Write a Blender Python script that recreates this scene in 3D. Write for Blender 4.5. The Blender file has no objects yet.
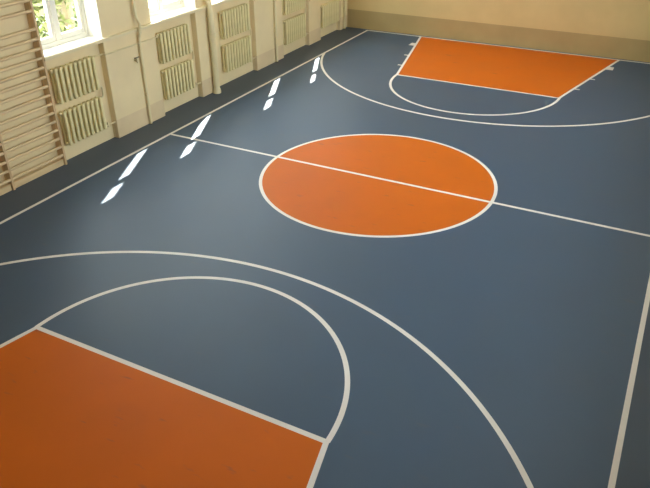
import bpy, bmesh, math, random
from mathutils import Vector, Matrix

S = bpy.context.scene
COL = S.collection
random.seed(7)

# ------------------------------------------------------------------ camera
CAM = (3.668, -8.7158, 4.4742)
YAW, PITCH, ROLL = 0.4836, 0.5402, -0.0059
cam_d = bpy.data.cameras.new('camera')
cam = bpy.data.objects.new('camera', cam_d)
COL.objects.link(cam)
fw = Vector((-math.sin(YAW) * math.cos(PITCH), math.cos(YAW) * math.cos(PITCH), -math.sin(PITCH)))
rt = Vector((math.cos(YAW), math.sin(YAW), 0))
up = rt.cross(fw)
r2 = math.cos(ROLL) * rt + math.sin(ROLL) * up
u2 = -math.sin(ROLL) * rt + math.cos(ROLL) * up
M = Matrix((r2, u2, -fw)).transposed().to_4x4()
M.translation = CAM
cam.matrix_world = M
cam_d.sensor_fit = 'HORIZONTAL'
cam_d.sensor_width = 36.0
cam_d.lens = 675.576 / 650 * 36.0
cam_d.clip_start = 0.05
S.camera = cam

# ------------------------------------------------------------------ light
EXPOSURE = -0.25
SUN_STRENGTH = 60.0
SKY_STRENGTH = 22.0

w = bpy.data.worlds.new('sky')
S.world = w
w.use_nodes = True
wn = w.node_tree.nodes
bg = wn['Background']
bg.inputs['Color'].default_value = (0.86, 0.93, 1.0, 1)
bg.inputs['Strength'].default_value = SKY_STRENGTH
sun_d = bpy.data.lights.new('sun', 'SUN')
sun_d.energy = SUN_STRENGTH
sun_d.angle = math.radians(0.4)
sun_d.color = (1.0, 0.95, 0.86)
sun = bpy.data.objects.new('sun', sun_d)
COL.objects.link(sun)
sdir = Vector((1.0, -2.19, -2.46)).normalized()
sun.rotation_euler = sdir.to_track_quat('-Z', 'Y').to_euler()
sun.location = (-8, 8, 12)
S.view_settings.view_transform = 'Standard'
S.view_settings.look = 'None'
S.view_settings.gamma = 1.0
S.view_settings.use_curve_mapping = False
S.view_settings.exposure = EXPOSURE
S.cycles.max_bounces = 12
S.cycles.diffuse_bounces = 8
S.cycles.transparent_max_bounces = 12
S.cycles.sample_clamp_indirect = 6.0


# ------------------------------------------------------------------ materials
def srgb(r, g, b):
    f = lambda c: (c / 12.92 if c <= .04045 else ((c + .055) / 1.055) ** 2.4)
    return (f(r / 255), f(g / 255), f(b / 255), 1)


def mat(name, col, rough=.6, spec=.4, var=.08, scale=3.0, bump=0.0, bscale=60.0, stretch=None, rvar=0.0, coat=0.0):
    m = bpy.data.materials.new(name)
    m.use_nodes = True
    nt = m.node_tree
    N, L = nt.nodes, nt.links
    b = N['Principled BSDF']
    b.inputs['Roughness'].default_value = rough
    b.inputs['Specular IOR Level'].default_value = spec
    b.inputs['Coat Weight'].default_value = coat
    b.inputs['Coat Roughness'].default_value = .25
    tc = N.new('ShaderNodeTexCoord')
    mp = N.new('ShaderNodeMapping')
    if stretch:
        mp.inputs['Scale'].default_value = stretch
    L.new(tc.outputs['Object'], mp.inputs['Vector'])
    nz = N.new('ShaderNodeTexNoise')
    nz.inputs['Scale'].default_value = scale
    nz.inputs['Detail'].default_value = 6
    L.new(mp.outputs['Vector'], nz.inputs['Vector'])
    rp = N.new('ShaderNodeValToRGB')
    rp.color_ramp.elements[0].position = .3
    rp.color_ramp.elements[1].position = .7
    rp.color_ramp.elements[0].color = tuple(c * (1 - var) for c in col[:3]) + (1,)
    rp.color_ramp.elements[1].color = tuple(min(1, c * (1 + var)) for c in col[:3]) + (1,)
    L.new(nz.outputs['Fac'], rp.inputs['Fac'])
    L.new(rp.outputs['Color'], b.inputs['Base Color'])
    if rvar:
        mr = N.new('ShaderNodeMapRange')
        mr.inputs['To Min'].default_value = rough - rvar
        mr.inputs['To Max'].default_value = rough + rvar
        L.new(nz.outputs['Fac'], mr.inputs['Value'])
        L.new(mr.outputs['Result'], b.inputs['Roughness'])
    if bump:
        n2 = N.new('ShaderNodeTexNoise')
        n2.inputs['Scale'].default_value = bscale
        n2.inputs['Detail'].default_value = 4
        L.new(mp.outputs['Vector'], n2.inputs['Vector'])
        bp = N.new('ShaderNodeBump')
        bp.inputs['Strength'].default_value = bump
        bp.inputs['Distance'].default_value = .01
        L.new(n2.outputs['Fac'], bp.inputs['Height'])
        L.new(bp.outputs['Normal'], b.inputs['Normal'])
    return m


def banded(name, low, high, z, rough=.7, xmin=None):
    """wall paint with a dado band of another colour up to height z"""
    m = mat(name, high, rough, .3, .05, 1.6, .12, 40)
    nt = m.node_tree
    N, L = nt.nodes, nt.links
    b = N['Principled BSDF']
    src = b.inputs['Base Color'].links[0].from_socket
    g = N.new('ShaderNodeNewGeometry')
    sx = N.new('ShaderNodeSeparateXYZ')
    L.new(g.outputs['Position'], sx.inputs[0])
    c = N.new('ShaderNodeMath')
    c.operation = 'LESS_THAN'
    c.inputs[1].default_value = z
    L.new(sx.outputs['Z'], c.inputs[0])
    if xmin is not None:          # only on the faces proud of the niches
        d = N.new('ShaderNodeMath')
        d.operation = 'GREATER_THAN'
        d.inputs[1].default_value = xmin
        L.new(sx.outputs['X'], d.inputs[0])
        e = N.new('ShaderNodeMath')
        e.operation = 'MULTIPLY'
        L.new(c.outputs[0], e.inputs[0])
        L.new(d.outputs[0], e.inputs[1])
        c = e
    nz = [n for n in N if n.type == 'TEX_NOISE'][0]
    r2_ = N.new('ShaderNodeValToRGB')
    r2_.color_ramp.elements[0].position = .3
    r2_.color_ramp.elements[1].position = .7
    r2_.color_ramp.elements[0].color = tuple(c_ * .93 for c_ in low[:3]) + (1,)
    r2_.color_ramp.elements[1].color = tuple(min(1, c_ * 1.07) for c_ in low[:3]) + (1,)
    L.new(nz.outputs['Fac'], r2_.inputs['Fac'])
    mx = N.new('ShaderNodeMix')
    mx.data_type = 'RGBA'
    L.new(c.outputs[0], mx.inputs['Factor'])
    L.new(src, mx.inputs['A'])
    L.new(r2_.outputs['Color'], mx.inputs['B'])
    L.new(mx.outputs['Result'], b.inputs['Base Color'])
    return m


def floor_paint(name, col, rough=.42, spec=.5, scuff=.25):
    """poured sports-floor coating: slight mottling, scuffs and rubbed spots"""
    m = mat(name, col, rough, spec, .05, 1.3, .02, 180, rvar=.05)
    nt = m.node_tree
    N, L = nt.nodes, nt.links
    b = N['Principled BSDF']
    src = b.inputs['Base Color'].links[0].from_socket
    g = N.new('ShaderNodeNewGeometry')
    mp = N.new('ShaderNodeMapping')
    mp.inputs['Rotation'].default_value = (0, 0, .6)
    mp.inputs['Scale'].default_value = (1.2, 4.0, 1)
    L.new(g.outputs['Position'], mp.inputs['Vector'])
    v = N.new('ShaderNodeTexNoise')
    v.inputs['Scale'].default_value = 2.6
    v.inputs['Detail'].default_value = 3
    L.new(mp.outputs['Vector'], v.inputs['Vector'])
    rp = N.new('ShaderNodeValToRGB')
    rp.color_ramp.elements[0].position = .655
    rp.color_ramp.elements[1].position = .74
    rp.color_ramp.elements[0].color = (0, 0, 0, 1)
    rp.color_ramp.elements[1].color = (scuff, scuff, scuff, 1)
    L.new(v.outputs['Fac'], rp.inputs['Fac'])
    mx = N.new('ShaderNodeMix')
    mx.data_type = 'RGBA'
    mx.inputs['B'].default_value = (.07, .07, .075, 1)
    L.new(rp.outputs['Color'], mx.inputs['Factor'])
    L.new(src, mx.inputs['A'])
    L.new(mx.outputs['Result'], b.inputs['Base Color'])
    return m


M_BLUE = floor_paint('blue_floor_paint', (.028, .065, .122, 1), .5, .68)
M_GREY = floor_paint('grey_floor_paint', (.048, .072, .108, 1), .5, .5)
M_ORANGE = floor_paint('orange_floor_paint', (.54, .112, .002, 1), .5, .22, scuff=.35)
M_LINE = floor_paint('white_line_paint', (.78, .74, .70, 1), .5, .4, .06)
M_WALLL = banded('cream_olive_wall_paint', (.70, .56, .355, 1), (.78, .65, .40, 1), .33, .7, -4.74)
M_WALLF = banded('sand_wall_paint', (.40, .30, .14, 1), (.61, .465, .225, 1), .485)
M_WALL = mat('plain_wall_paint', (.66, .56, .38, 1), .7, .3, .04, 1.5, .1, 40)
M_CEIL = mat('white_ceiling_paint', (.74, .75, .76, 1), .8, .2, .03, 1.2, .1, 50)
M_TRIM = mat('cream_gloss_paint', (.74, .64, .41, 1), .45, .45, .04, 4)
M_PIPE = mat('cream_pipe_enamel', (.72, .62, .38, 1), .4, .5, .05, 6)
M_RAD = mat('cream_radiator_enamel', (.78, .69, .38, 1), .4, .5, .06, 8, .1, 40)
M_IRON = mat('dark_valve_metal', (.10, .085, .06, 1), .5, .5, .2, 20)
M_WHITE = mat('white_window_paint', (.87, .84, .75, 1), .45, .45, .03, 5)
M_WOOD = mat('varnished_pale_wood', (.68, .51, .29, 1), .45, .45, .14, 6, .05, 30, (3, .35, 3))
M_WOODU = mat('varnished_upright_wood', (.62, .44, .25, 1), .45, .45, .16, 6, .05, 30, (3, 3, .3))
M_LEAF = mat('leaf_green', (.11, .14, .06, 1), .6, .3, .45, 1.2)
M_LEAF2 = mat('pale_leaf_green', (.17, .20, .09, 1), .6, .3, .4, 1.4)
M_BARK = mat('tree_bark', (.17, .14, .10, 1), .9, .1, .3, 9, .6, 22, (1, 1, .25))
M_GRASS = mat('dry_grass_ground', (.30, .32, .17, 1), .95, .1, .3, 1.5, .4, 30)


def glass_mat():
    m = bpy.data.materials.new('window_glass')
    m.use_nodes = True
    N, L = m.node_tree.nodes, m.node_tree.links
    N.remove(N['Principled BSDF'])
    out = N['Material Output']
    t = N.new('ShaderNodeBsdfTransparent')
    nz = N.new('ShaderNodeTexNoise')
    nz.inputs['Scale'].default_value = 2.0
    rp = N.new('ShaderNodeValToRGB')
    rp.color_ramp.elements[0].color = (.93, .95, .93, 1)
    rp.color_ramp.elements[1].color = (.97, .98, .97, 1)
    L.new(nz.outputs['Fac'], rp.inputs['Fac'])
    L.new(rp.outputs['Color'], t.inputs['Color'])
    g = N.new('ShaderNodeBsdfGlossy')
    g.inputs['Roughness'].default_value = .02
    lw = N.new('ShaderNodeLayerWeight')
    lw.inputs['Blend'].default_value = .5
    pw = N.new('ShaderNodeMath')
    pw.operation = 'POWER'
    pw.inputs[1].default_value = 5
    L.new(lw.outputs['Facing'], pw.inputs[0])
    fr = N.new('ShaderNodeMath')
    fr.operation = 'MULTIPLY_ADD'
    fr.inputs[1].default_value = .9
    fr.inputs[2].default_value = .04
    L.new(pw.outputs[0], fr.inputs[0])
    mx = N.new('ShaderNodeMixShader')
    L.new(fr.outputs[0], mx.inputs['Fac'])
    L.new(t.outputs[0], mx.inputs[1])
    L.new(g.outputs[0], mx.inputs[2])
    L.new(mx.outputs[0], out.inputs['Surface'])
    return m


M_GLASS = glass_mat()


# ------------------------------------------------------------------ mesh helpers
def obj(name, bm, m, parent=None, smooth=False, loc=None):
    me = bpy.data.meshes.new(name)
    bmesh.ops.recalc_face_normals(bm, faces=bm.faces)
    bm.to_mesh(me)
    bm.free()
    me.materials.append(m)
    if smooth:
        for p in me.polygons:
            p.use_smooth = True
        me.set_sharp_from_angle(angle=math.radians(40))
    o = bpy.data.objects.new(name, me)
    COL.objects.link(o)
    if parent:
        o.parent = parent
    if loc:
        o.location = loc
    return o


def box(bm, x0, x1, y0, y1, z0, z1, bev=0.0, seg=2):
    r = bmesh.ops.create_cube(bm, size=1.0)
    vs = r['verts']
    for v in vs:
        v.co = Vector(((x0 + x1) / 2 + v.co.x * (x1 - x0), (y0 + y1) / 2 + v.co.y * (y1 - y0), (z0 + z1) / 2 + v.co.z * (z1 - z0)))
    if bev:
        es = list({e for v in vs for e in v.link_edges})
        bmesh.ops.bevel(bm, geom=es, offset=bev, segments=seg, affect='EDGES', profile=.5)


def tube(bm, pts, r, n=12, cap=True):
    """tube along a polyline"""
    pts = [Vector(p) for p in pts]
    rings = []
    for i, p in enumerate(pts):
        a = pts[max(i - 1, 0)]
        b = pts[min(i + 1, len(pts) - 1)]
        d = (b - a).normalized()
        ref = Vector((0, 0, 1)) if abs(d.z) < .9 else Vector((1, 0, 0))
        s = d.cross(ref).normalized()
        t = s.cross(d).normalized()
        rr = r[i] if isinstance(r, (list, tuple)) else r
        rings.append([bm.verts.new(p + rr * (math.cos(2 * math.pi * k / n) * s + math.sin(2 * math.pi * k / n) * t)) for k in range(n)])
    for a, b in zip(rings, rings[1:]):
        # align the second ring to the first
        off = min(range(n), key=lambda k: (b[k].co - a[0].co).length)
        for k in range(n):
            bm.faces.new((a[k], a[(k + 1) % n], b[(k + 1 + off) % n], b[(k + off) % n]))
    if cap:
        bm.faces.new(rings[0])
        bm.faces.new(rings[-1])


def bend(p0, p1, p2, rad, n=5):
    """rounded corner at p1 between p0 and p2"""
    p0, p1, p2 = Vector(p0), Vector(p1), Vector(p2)
    a = p1 + (p0 - p1).normalized() * rad
    b = p1 + (p2 - p1).normalized() * rad
    return [((1 - t) ** 2) * a + 2 * t * (1 - t) * p1 + t * t * b for t in [i / n for i in range(n + 1)]]


def sheet(pts, z0, z1):
    """closed outline extruded from z0 to z1"""
    bm = bmesh.new()
    lo = [bm.verts.new((x, y, z0)) for x, y in pts]
    hi = [bm.verts.new((x, y, z1)) for x, y in pts]
    n = len(pts)
    bm.faces.new(lo)
    bm.faces.new(hi)
    for i in range(n):
        bm.faces.new((lo[i], lo[(i + 1) % n], hi[(i + 1) % n], hi[i]))
    return bm


def strip(a, b, wd, z0, z1, ext=0.0):
    a, b = Vector(a), Vector(b)
    d = (b - a).normalized()
    a, b = a - d * ext, b + d * ext
    s = Vector((-d.y, d.x)) * wd / 2
    return sheet([(a + s)[:], (a - s)[:], (b - s)[:], (b + s)[:]], z0, z1)


def ring(c, r, wd, a0, a1, z0, z1, n=128):
    bm = bmesh.new()
    full = abs(a1 - a0) > 2 * math.pi - 1e-4
    k = n if full else n + 1
    V = []
    for i in range(k):
        a = a0 + (a1 - a0) * i / n
        row = []
        for rr, z in ((r - wd / 2, z0), (r - wd / 2, z1), (r + wd / 2, z1), (r + wd / 2, z0)):
            row.append(bm.verts.new((c[0] + rr * math.cos(a), c[1] + rr * math.sin(a), z)))
        V.append(row)
    for i in range(k if full else k - 1):
        A, B = V[i], V[(i + 1) % k]
        for j in range(4):
            bm.faces.new((A[j], A[(j + 1) % 4], B[(j + 1) % 4], B[j]))
    if not full:
        bm.faces.new(V[0])
        bm.faces.new(V[-1])
    return bm


def thing(name, label, cat, loc=(0, 0, 0), rz=0, group=None):
    o = bpy.data.objects.new(name, None)
    COL.objects.link(o)
    o.location = loc
    o.rotation_euler = (0, 0, rz)
    o.empty_display_size = .2
    o['label'] = label
    o['category'] = cat
    if group:
        o['group'] = group
    return o


def struct(o, label, cat):
    o['kind'] = 'structure'
    o['label'] = label
    o['category'] = cat
    return o


# ------------------------------------------------------------------ the room
FACE, NICHE, OUT, UPPER = -4.66, -4.78, -5.14, -4.69
GLASS = -5.03
XR, YF, YN, ZC = 4.62, 8.545, -9.6, 5.6
SILL, WTOP = 1.72, 4.84
WIN = [(-1.80, -.52), (.66, 1.97), (2.46, 3.79), (5.07, 6.34), (6.98, 8.17)]     # window openings, near to far
BAY = [(-1.80, -.56), (.70, 1.89), (2.45, 3.93), (5.10, 6.36), (6.98, 8.12)]     # radiator niches below them

bm = bmesh.new()
box(bm, OUT, XR + .2, YN - .2, YF + .2, -.2, 0)
floor = struct(obj('floor', bm, M_GREY), 'sports hall floor with dark grey run-off around a blue and orange court', 'floor')

# lower part of the window wall: niche backs, pilaster faces
bm = bmesh.new()
box(bm, OUT, NICHE, YN, YF, 0, SILL - .05)
edges = [BAY[0][1]] + [v for b in BAY[1:] for v in b] + [YF]
for a, b in zip(edges[::2], edges[1::2]):
    box(bm, NICHE - .02, FACE, a, b, 0, SILL - .05, .008, 1)
# upper part with the five window openings
solid = [(YN, WIN[0][0])] + [(WIN[i][1], WIN[i + 1][0]) for i in range(4)] + [(WIN[4][1], YF)]
for a, b in solid:
    box(bm, OUT, UPPER if a > -5 else NICHE, a, b, SILL - .05, WTOP)
box(bm, OUT, UPPER, WIN[0][0], YF, WTOP, ZC)
box(bm, OUT, NICHE, YN, WIN[0][0], WTOP, ZC)
wall_left = struct(obj('wall_left', bm, M_WALLL), 'cream left wall with pilasters and radiator niches below the windows', 'wall')

bm = bmesh.new()
box(bm, OUT, XR + .2, YF, YF + .2, 0, ZC)
wall_far = struct(obj('wall_far', bm, M_WALLF), 'sand coloured far wall with a darker painted band along the floor', 'wall')
bm = bmesh.new()
RSILL, RTOP = 2.8, 4.95
RWIN_ADDED = [(-4.6, -2.6), (-1.2, .8), (2.2, 3.7), (4.6, 6.1)]      # unseen openings in the right wall, added to brighten the room
box(bm, XR, XR + .3, YN, YF, 0, RSILL)
box(bm, XR, XR + .3, YN, YF, RTOP, ZC)
for a, b in zip([YN] + [v[1] for v in RWIN_ADDED], [v[0] for v in RWIN_ADDED] + [YF]):
    box(bm, XR, XR + .3, a, b, RSILL, RTOP)
struct(obj('wall_right', bm, M_WALL), 'plain cream right wall of the hall', 'wall')
bm = bmesh.new()
box(bm, OUT, XR + .2, YN - .2, YN, 0, ZC)
struct(obj('wall_near', bm, M_WALL), 'plain cream near wall behind the viewer', 'wall')
bm = bmesh.new()
box(bm, OUT, XR + .2, YN - .2, YF + .2, ZC, ZC + .2)
struct(obj('ceiling', bm, M_CEIL), 'white ceiling of the hall', 'ceiling')

# ledge capping the pilasters at sill height
bm = bmesh.new()
for a, b in solid[1:]:
    box(bm, OUT + .02, -4.66, a, b, SILL - .05, SILL)
box(bm, -4.66, -4.62, solid[0][1], YF, SILL - .05, SILL, .006, 2)
struct(obj('trim_1', bm, M_TRIM), 'cream ledge capping the pilasters at sill height', 'ledge')


# ------------------------------------------------------------------ windows
def window(i, y0, y1, which):
    bm = bmesh.new()
    f0, f1 = GLASS - .05, GLASS + .05
    z0 = SILL
    box(bm, f0, f1, y0, y0 + .06, z0, WTOP, .006, 1)
    box(bm, f0, f1, y1 - .06, y1, z0, WTOP, .006, 1)
    box(bm, f0, f1, y0 + .06, y1 - .06, z0, z0 + .07, .006, 1)
    box(bm, f0, f1, y0 + .06, y1 - .06, WTOP - .07, WTOP, .006, 1)
    ym = (y0 + y1) / 2
    box(bm, f0, f1, ym - .035, ym + .035, z0 + .07, WTOP - .07, .006, 1)
    root = struct(obj('window_%d' % (i + 1), bm, M_WHITE), 'tall white framed window, ' + which, 'window')
    TR = 3.91
    for a, b in ((y0 + .06, ym - .035), (ym + .035, y1 - .06)):
        for c, d in ((z0 + .07, TR - .02), (TR + .02, WTOP - .07)):
            bm = bmesh.new()
            w_ = .055
            box(bm, GLASS - .03, GLASS + .035, a, a + w_, c, d, .005, 1)
            box(bm, GLASS - .03, GLASS + .035, b - w_, b, c, d, .005, 1)
            hb = .08 if c < 3 else .035
            ht = .035
            box(bm, GLASS - .03, GLASS + .035, a + w_, b - w_, c, c + hb, .005, 1)
            box(bm, GLASS - .03, GLASS + .035, a + w_, b - w_, d - ht, d, .005, 1)
            s = obj('sash', bm, M_WHITE, root)
            bm = bmesh.new()
            box(bm, GLASS - .003, GLASS + .003, a + w_ - .01, b - w_ + .01, c + hb - .01, d - ht + .01)
            obj('pane', bm, M_GLASS, s)
    bm = bmesh.new()
    box(bm, f0, f1, y0 + .06, y1 - .06, TR - .02, TR + .02)
    obj('transom', bm, M_WHITE, root)
    # sill board and the painted reveals
    bm = bmesh.new()
    box(bm, f1 - .005, -4.645, y0, y1, SILL - .03, SILL + .006, .003, 1)
    box(bm, OUT - .04, f0, y0, y1, SILL - .05, SILL + .002)
    obj('window_sill', bm, M_WHITE, root)
    bm = bmesh.new()
    box(bm, f1, UPPER - .002, y1 - .012, y1 + .004, SILL, WTOP)
    box(bm, f1, UPPER - .002, y0 - .004, y0 + .012, SILL, WTOP)
    box(bm, f1, UPPER - .002, y0 + .012, y1 - .012, WTOP - .012, WTOP + .004)
    obj('reveal', bm, M_WHITE, root)
    return root


names = ['beside the wall bars, trees in its panes', 'between the broad pilaster and the drain pipe',
         'just beyond the drain pipe', 'fourth from the wall bars', 'nearest the far wall']
for i, (a, b) in enumerate(WIN):
    window(i, a, b, names[i])
    ld = bpy.data.lights.new('portal', 'AREA')
    ld.shape = 'RECTANGLE'
    ld.size, ld.size_y = WTOP - SILL, b - a
    ld.cycles.is_portal = True
    lo = bpy.data.objects.new('portal', ld)
    COL.objects.link(lo)
    lo.location = (OUT - .06, (a + b) / 2, (SILL + WTOP) / 2)
    lo.rotation_euler = (0, math.radians(-90), 0)

for i, (a, b) in enumerate(RWIN_ADDED):  # out-of-view windows added as extra daylight for the left wall
    bm = bmesh.new()
    x0, x1 = XR + .16, XR + .24
    n = 3
    for k in range(n + 1):
        y = a + .03 + (b - a - .06) * k / n
        box(bm, x0, x1, y - .03, y + .03, RSILL, RTOP)
    for z in (RSILL + .03, 4.2, RTOP - .03):
        box(bm, x0 + .004, x1 - .004, a, b, z - .03, z + .03)
    r_ = struct(obj('window_%d' % (i + 6), bm, M_WHITE), 'added high white framed window lighting the hall from the right wall, ' + ['nearest the near wall', 'second from the near wall', 'third from the near wall', 'nearest the far wall'][i], 'window')
    bm = bmesh.new()
    box(bm, XR + .197, XR + .203, a, b, RSILL, RTOP)
    obj('pane', bm, M_GLASS, r_)
    ld = bpy.data.lights.new('portal', 'AREA')
    ld.shape = 'RECTANGLE'
    ld.size, ld.size_y = RTOP - RSILL, b - a
    ld.cycles.is_portal = True
    lo = bpy.data.objects.new('portal', ld)
    COL.objects.link(lo)
    lo.location = (XR + .34, (a + b) / 2, (RSILL + RTOP) / 2)
    lo.rotation_euler = (0, math.radians(90), 0)

# ------------------------------------------------------------------ court paint
CW, CL = 4.0, 8.443
KB, KF, KD, R3, BX, RC = 2.46, 1.748, 3.387, 4.175, 1.324, 1.76
LW = .052
P0, P1, P2, P3 = 0, .0006, .0012, .0018


def mark(name, bm, m=M_LINE):
    return obj(name, bm, m, floor)


mark('court_surface', sheet([(-CW, -CL), (CW, -CL), (CW, CL), (-CW, CL)], P0, P1), M_BLUE)
for s in (-1, 1):
    k = [(-KB, s * CL), (KB, s * CL), (KF, s * (CL - KD)), (-KF, s * (CL - KD))]
    mark('painted_key', sheet(k, P1, P2), M_ORANGE)
mark('center_circle', sheet([(1.8 * math.cos(2 * math.pi * i / 128), 1.8 * math.sin(2 * math.pi * i / 128)) for i in range(128)], P1, P2), M_ORANGE)
mark('circle_line', ring((0, 0), 1.785, .05, 0, 2 * math.pi, P2, P3))
mark('halfway_line', strip((-CW, 0), (CW, 0), LW, P2, P3 + .0001))
for s in (-1, 1):
    mark('sideline', strip((s * CW, -CL), (s * CW, CL), LW, P1, P3 + .0002, LW / 2))
    mark('baseline', strip((-CW, s * CL), (CW, s * CL), LW, P1, P3 + .0003))
    f = s * (CL - KD)
    mark('free_throw_line', strip((-KF, f), (KF, f), LW, P1, P3))
    a0, a1 = (math.pi, 2 * math.pi) if s > 0 else (0, math.pi)
    mark('free_throw_arc', ring((0, f), RC - .005, LW, a0, a1, P1, P3 + .0001))
    th = math.acos(CW / R3)
    c3 = (0, s * (CL - BX))
    # the arc runs into the sidelines a little before its half circle is complete
    if s > 0:
        a0, a1 = math.pi + th, 2 * math.pi - th
    else:
        a0, a1 = th, math.pi - th
    mark('three_point_line', ring(c3, R3, LW, a0, a1, P1, P3 + .0004))
    for t in (-1, 1):
        mark('lane_line', strip((t * KB, s * CL), (t * KF, f), LW, P1, P3 + .0005))
        dx, dy = (KF - KB), -s * KD
        ln = math.hypot(dx, dy)
        for d, wd, lg in ((.83, .24, .15), (1.86, .06, .12), (2.72, .06, .12)):
            px, py = t * (KB + dx * d / ln), s * CL + dy * d / ln
            mark('lane_mark', strip((px, py), (px + t * lg, py), wd, P1, P3 + .0003))

# ------------------------------------------------------------------ radiators
PITCH_R = .098


def section_bm(h, col_w=.058):
    """one cast-iron section, centred on y = 0, its back at x = 0, standing on z = 0"""
    bm = bmesh.new()
    for x0, x1 in ((0.0, .052), (.074, .130)):
        box(bm, x0, x1, -col_w / 2, col_w / 2, .012, h - .012, .021, 3)
    box(bm, .008, .122, -col_w / 2 + .004, col_w / 2 - .004, 0.0, .052, .020, 3)
    box(bm, .008, .122, -col_w / 2 + .004, col_w / 2 - .004, h - .052, h, .020, 3)
    for z in (.034, h - .034):
        tube(bm, [(.065, -PITCH_R / 2, z), (.065, PITCH_R / 2, z)], .024, 10)
    return bm


SEC = {}


def radiator(bay, upper, label, n, y0):
    z0, h = (.95, .555) if upper else (.265, .565)
    t = thing('radiator', label, 'radiator', (NICHE + .018, y0, z0), 0, 'cast iron radiators in the wall niches')
    for k in range(n):
        if h not in SEC:
            o = obj('section', section_bm(h), M_RAD, t, True)
            SEC[h] = o.data
        else:
            o = bpy.data.objects.new('section', SEC[h])
            COL.objects.link(o)
            o.parent = t
        o.location = (0, PITCH_R * (k + .5), 0)
    L_ = n * PITCH_R
    # hooks holding it to the wall and the end plugs
    for y in (PITCH_R, L_ - PITCH_R):
        bm = bmesh.new()
        box(bm, -.0175, .07, y - .01, y + .01, h - .085, h - .062, .004, 1)
        obj('bracket', bm, M_IRON, t)
    for y, s in ((0, -1), (L_, 1)):
        bm = bmesh.new()
        z = h - .034 if s < 0 else .034
        tube(bm, [(.065, y, z), (.065, y + s * .012, z), (.065, y + s * .02, z)], [.027, .027, .018], 8)
        obj('end_plug', bm, M_PIPE, t, True)
    return t


RADS = [  # bay, lower start, sections
    (0, -1.675, 9), (1, .79, 9), (2, 2.74, 10), (3, 5.20, 10), (4, 7.04, 10)]
where = ['in the niche beside the wall bars', 'in the niche between the broad pilaster and the drain pipe',
         'in the niche just beyond the drain pipe', 'in the fourth niche from the wall bars', 'in the niche nearest the far wall']
for b, y0, n in RADS:
    if b < 4:
        u = radiator(b, True, 'cream upper cast iron radiator ' + where[b], n, y0)
        # bend of pipe joining it to the radiator below, at the right end
        bm = bmesh.new()
        L_ = n * PITCH_R
        yy = L_ + .075
        p = [(.065, L_ + .01, .034)] + bend((.065, L_, .034), (.065, yy, .034), (.065, yy, -.15), .05) + \
            bend((.065, yy, .034), (.065, yy, -.155), (.065, L_, -.155), .05) + [(.065, L_ + .01, -.155)]
        tube(bm, p, .019, 10)
        obj('connecting_bend', bm, M_PIPE, u, True)
    lo_ = radiator(b, False, 'cream lower cast iron radiator ' + where[b], n, y0)
    bm = bmesh.new()
    tube(bm, [(.065, n * PITCH_R + .01, .034), (.065, BAY[b][1] - y0 - .002, .034)], .014, 10)
    tube(bm, [(.065, n * PITCH_R + .06, .0), (.065, n * PITCH_R + .06, .02), (.065, n * PITCH_R + .06, .05), (.065, n * PITCH_R + .06, .085)], [.018, .026, .026, .014], 10)
    obj('return_valve', bm, M_PIPE, lo_, True)


# ------------------------------------------------------------------ pipes
def riser(label, y, ztop, feeds):
    t = thing('heating_riser', label, 'pipe', (0, y, 0), 0, 'heating risers on the pilasters')
    x = FACE + .034
    bm = bmesh.new()
    # straight lower run, an offset round the ledge, straight upper run
    pts = [(x, 0, 0), (x, 0, 1.50)] + bend((x, 0, 1.5), (x + .0, 0, 1.56), (x + .055, 0, 1.66), .03, 3) + \
        [(x + .055, 0, 1.66), (x + .055, 0, 1.80), (x, 0, 1.92), (x, 0, ztop)]
    tube(bm, pts, .026, 12)
    obj('pipe', bm, M_PIPE, t, True)
    for z, y1, valve in feeds:
        bm = bmesh.new()
        s = 1 if y1 > y else -1
        edge = [v for b_ in BAY for v in b_]
        edge = min(edge, key=lambda v: abs(v - y1 + s * .1))     # the pilaster corner it turns round
        c = edge - y + s * .025
        xr = NICHE + .018 + .065
        p = [(x, 0, z)] + bend((x, 0, z), (x, c, z), (xr, c, z), .02, 4) + bend((x, c, z), (xr, c, z), (xr, y1 - y, z), .02, 4)
        tube(bm, p + [(xr, y1 - y - s * .003, z)], .013, 10)
        br = obj('branch_pipe', bm, M_PIPE, t, True)
        if valve:
            bm = bmesh.new()
            yv = (y1 - y) * .8
            tube(bm, [(x, yv, z - .06), (x, yv, z - .02), (x, yv, z + .02), (x, yv, z + .05)], [.012, .028, .028, .012], 10)
            obj('valve', bm, M_PIPE, br, True)
    for z in (.55, 2.6):
        bm = bmesh.new()
        box(bm, (FACE if z < 1.7 else UPPER) + .0005, x + .026, -.028, .028, z - .014, z + .014, .004, 1)
        obj('clamp', bm, M_PIPE, t)
    bm = bmesh.new()
    tube(bm, [(x, 0, .001), (x, 0, .010), (x, 0, .016)], [.032, .032, .024], 14)
    obj('floor_collar', bm, M_IRON, t, True)
    return t


riser('cream heating pipe running up the broad pilaster between the first two windows', .24, ZC, [(1.471, -.773, False), (1.471, .77, False)])
riser('cream heating pipe running up the pilaster beyond the third window', 4.72, ZC, [(1.471, 5.18, False)])
riser('cream heating pipe running up the corner pilaster by the far wall', 8.30, ZC, [])

# capped stub with a tap beside the first riser
t = thing('drain_tap', 'small tap stub on the broad pilaster beside the heating pipe', 'tap', (FACE, .10, 1.20))
bm = bmesh.new()
tube(bm, [(.0005, 0, 0), (.07, 0, 0)], .014, 10)
obj('stub_pipe', bm, M_PIPE, t, True)
bm = bmesh.new()
tube(bm, [(.055, 0, -.04), (.055, 0, -.01), (.055, 0, .03), (.055, 0, .05)], [.012, .022, .022, .012], 10)
obj('tap_body', bm, M_PIPE, t, True)
bm = bmesh.new()
tube(bm, [(.055, -.05, .055), (.055, .05, .055)], .011, 8)
obj('handle', bm, M_IRON, t, True)

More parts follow.
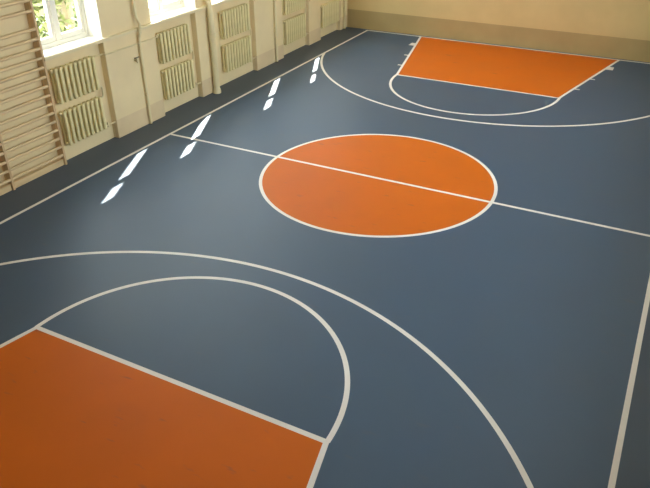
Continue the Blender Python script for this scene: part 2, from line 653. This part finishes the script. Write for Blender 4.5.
# wide drain pipe in front of the narrow pier
t = thing('drain_pipe', 'wide cream drain pipe standing against the narrow pier between two niches', 'pipe', (FACE + .075, 2.26, 0))
bm = bmesh.new()
tube(bm, [(0, 0, 0), (0, 0, 1.58), (0, 0, 1.62), (0, -.03, 1.78), (-.03, -.06, 1.92), (-.04, -.06, ZC)], [.062, .062, .05, .045, .045, .045], 18)
obj('pipe', bm, M_PIPE, t, True)
for z in (1.17,):
    bm = bmesh.new()
    tube(bm, [(0, 0, z - .05), (0, 0, z - .045), (0, 0, z + .045), (0, 0, z + .05)], [.064, .074, .074, .064], 18)
    obj('socket_joint', bm, M_PIPE, t, True)
bm = bmesh.new()
tube(bm, [(0, 0, 0), (0, 0, .05), (0, 0, .12)], [.085, .085, .063], 18)
obj('foot_collar', bm, M_TRIM, t, True)

# ------------------------------------------------------------------ wall bars
wb = thing('wall_bars', 'wooden gymnastic wall bars with pale rungs, mounted on the left wall', 'wall bars', (NICHE, -1.78, 0))
UPS = [0, -1.03, -2.06]
for y in UPS:
    bm = bmesh.new()
    box(bm, .0, .135, y - .04, y, 0, 2.75, .006, 2)
    obj('upright', bm, M_WOODU, wb)
RZ = [.17 + .1405 * i for i in range(15)] + [2.39, 2.54]
for a, b in zip(UPS[1:], UPS):
    for z in RZ:
        bm = bmesh.new()
        tube(bm, [(0, a - .02, 0), (0, b - .02, 0)], .024, 14)
        for v in bm.verts:
            v.co.x *= .9
            v.co.x += .110
            v.co.z += z
        obj('rung', bm, M_WOOD, wb, True)
    bm = bmesh.new()
    box(bm, .02, .10, a, b - .04, .0, .10, .004, 1)
    obj('bottom_board', bm, M_WOOD, wb)

# ------------------------------------------------------------------ outside
bm = bmesh.new()
box(bm, -40, OUT - .02, -30, 45, -1.2, -.7)
struct(obj('ground', bm, M_GRASS), 'grassy ground outside the windows', 'ground')


def tree(loc, h, trunk_r, crown_r, crown_z0, label, leaf, n, seed, lean=0.0):
    rnd = random.Random(seed)
    t = thing('tree', label, 'tree', loc, 0, 'trees outside the windows')
    bm = bmesh.new()
    top = Vector((lean, lean * .4, h * .8))
    tube(bm, [(0, 0, 0), top * .3 + Vector((.04, 0, 0)), top * .65 - Vector((.05, 0, 0)), top], [trunk_r * 1.25, trunk_r, trunk_r * .8, trunk_r * .35], 12)
    for k in range(9):
        s = top * rnd.uniform(.3, .9)
        a = rnd.uniform(0, 6.28)
        e = s + Vector((math.cos(a), math.sin(a), rnd.uniform(.3, .9))) * crown_r * .65
        tube(bm, [s, (s + e) / 2 + Vector((0, 0, -.08)), e], [trunk_r * .4, trunk_r * .25, trunk_r * .08], 6)
    obj('trunk', bm, M_BARK, t, True)
    bm = bmesh.new()
    clumps = []
    for k in range(26):
        a = rnd.uniform(0, 6.28)
        r = crown_r * math.sqrt(rnd.random())
        z = rnd.uniform(crown_z0, h)
        clumps.append((Vector((r * math.cos(a) + lean * z / h, r * math.sin(a), z)), rnd.uniform(.35, .7) * min(1, crown_r)))
    for k in range(n):
        c, cr = rnd.choice(clumps)
        p = c + Vector((rnd.gauss(0, 1), rnd.gauss(0, 1), rnd.gauss(0, .8))) * cr * .5
        if p.z < .05:
            continue
        d = Vector((rnd.gauss(0, 1), rnd.gauss(0, 1), rnd.gauss(0, .6))).normalized()
        e = d.cross(Vector((rnd.gauss(0, 1), rnd.gauss(0, 1), rnd.gauss(0, 1)))).normalized()
        l, wd = rnd.uniform(.07, .14), rnd.uniform(.03, .06)
        q = [p - d * l, p + e * wd, p + d * l, p - e * wd]
        bm.faces.new([bm.verts.new(v) for v in q])
    obj('foliage', bm, leaf, t)


tree((-8.6, .95, -.7), 3.0, .07, .95, .2, 'leafy bush close outside the first window, left of the trunk', M_LEAF2, 6500, 3)
tree((-10.2, 3.55, -.7), 6.5, .24, 1.5, 3.4, 'tree with a stout grey trunk outside the first window', M_LEAF, 2600, 5, .3)
tree((-13.6, 5.2, -.7), 4.6, .10, 2.2, .1, 'green bush farther behind the trunk outside the first window', M_LEAF2, 9000, 9)
tree((-6.85, 2.75, -.7), 10.9, .12, .75, 7.4, 'tall slender tree close outside the second window, crown added to shade the first', M_LEAF, 5200, 21)  # unseen crown added in the sun's path to keep it off the first window
tree((-8.6, 9.5, -.7), 2.6, .06, 1.0, .1, 'low bush outside the second window', M_LEAF2, 1800, 11)
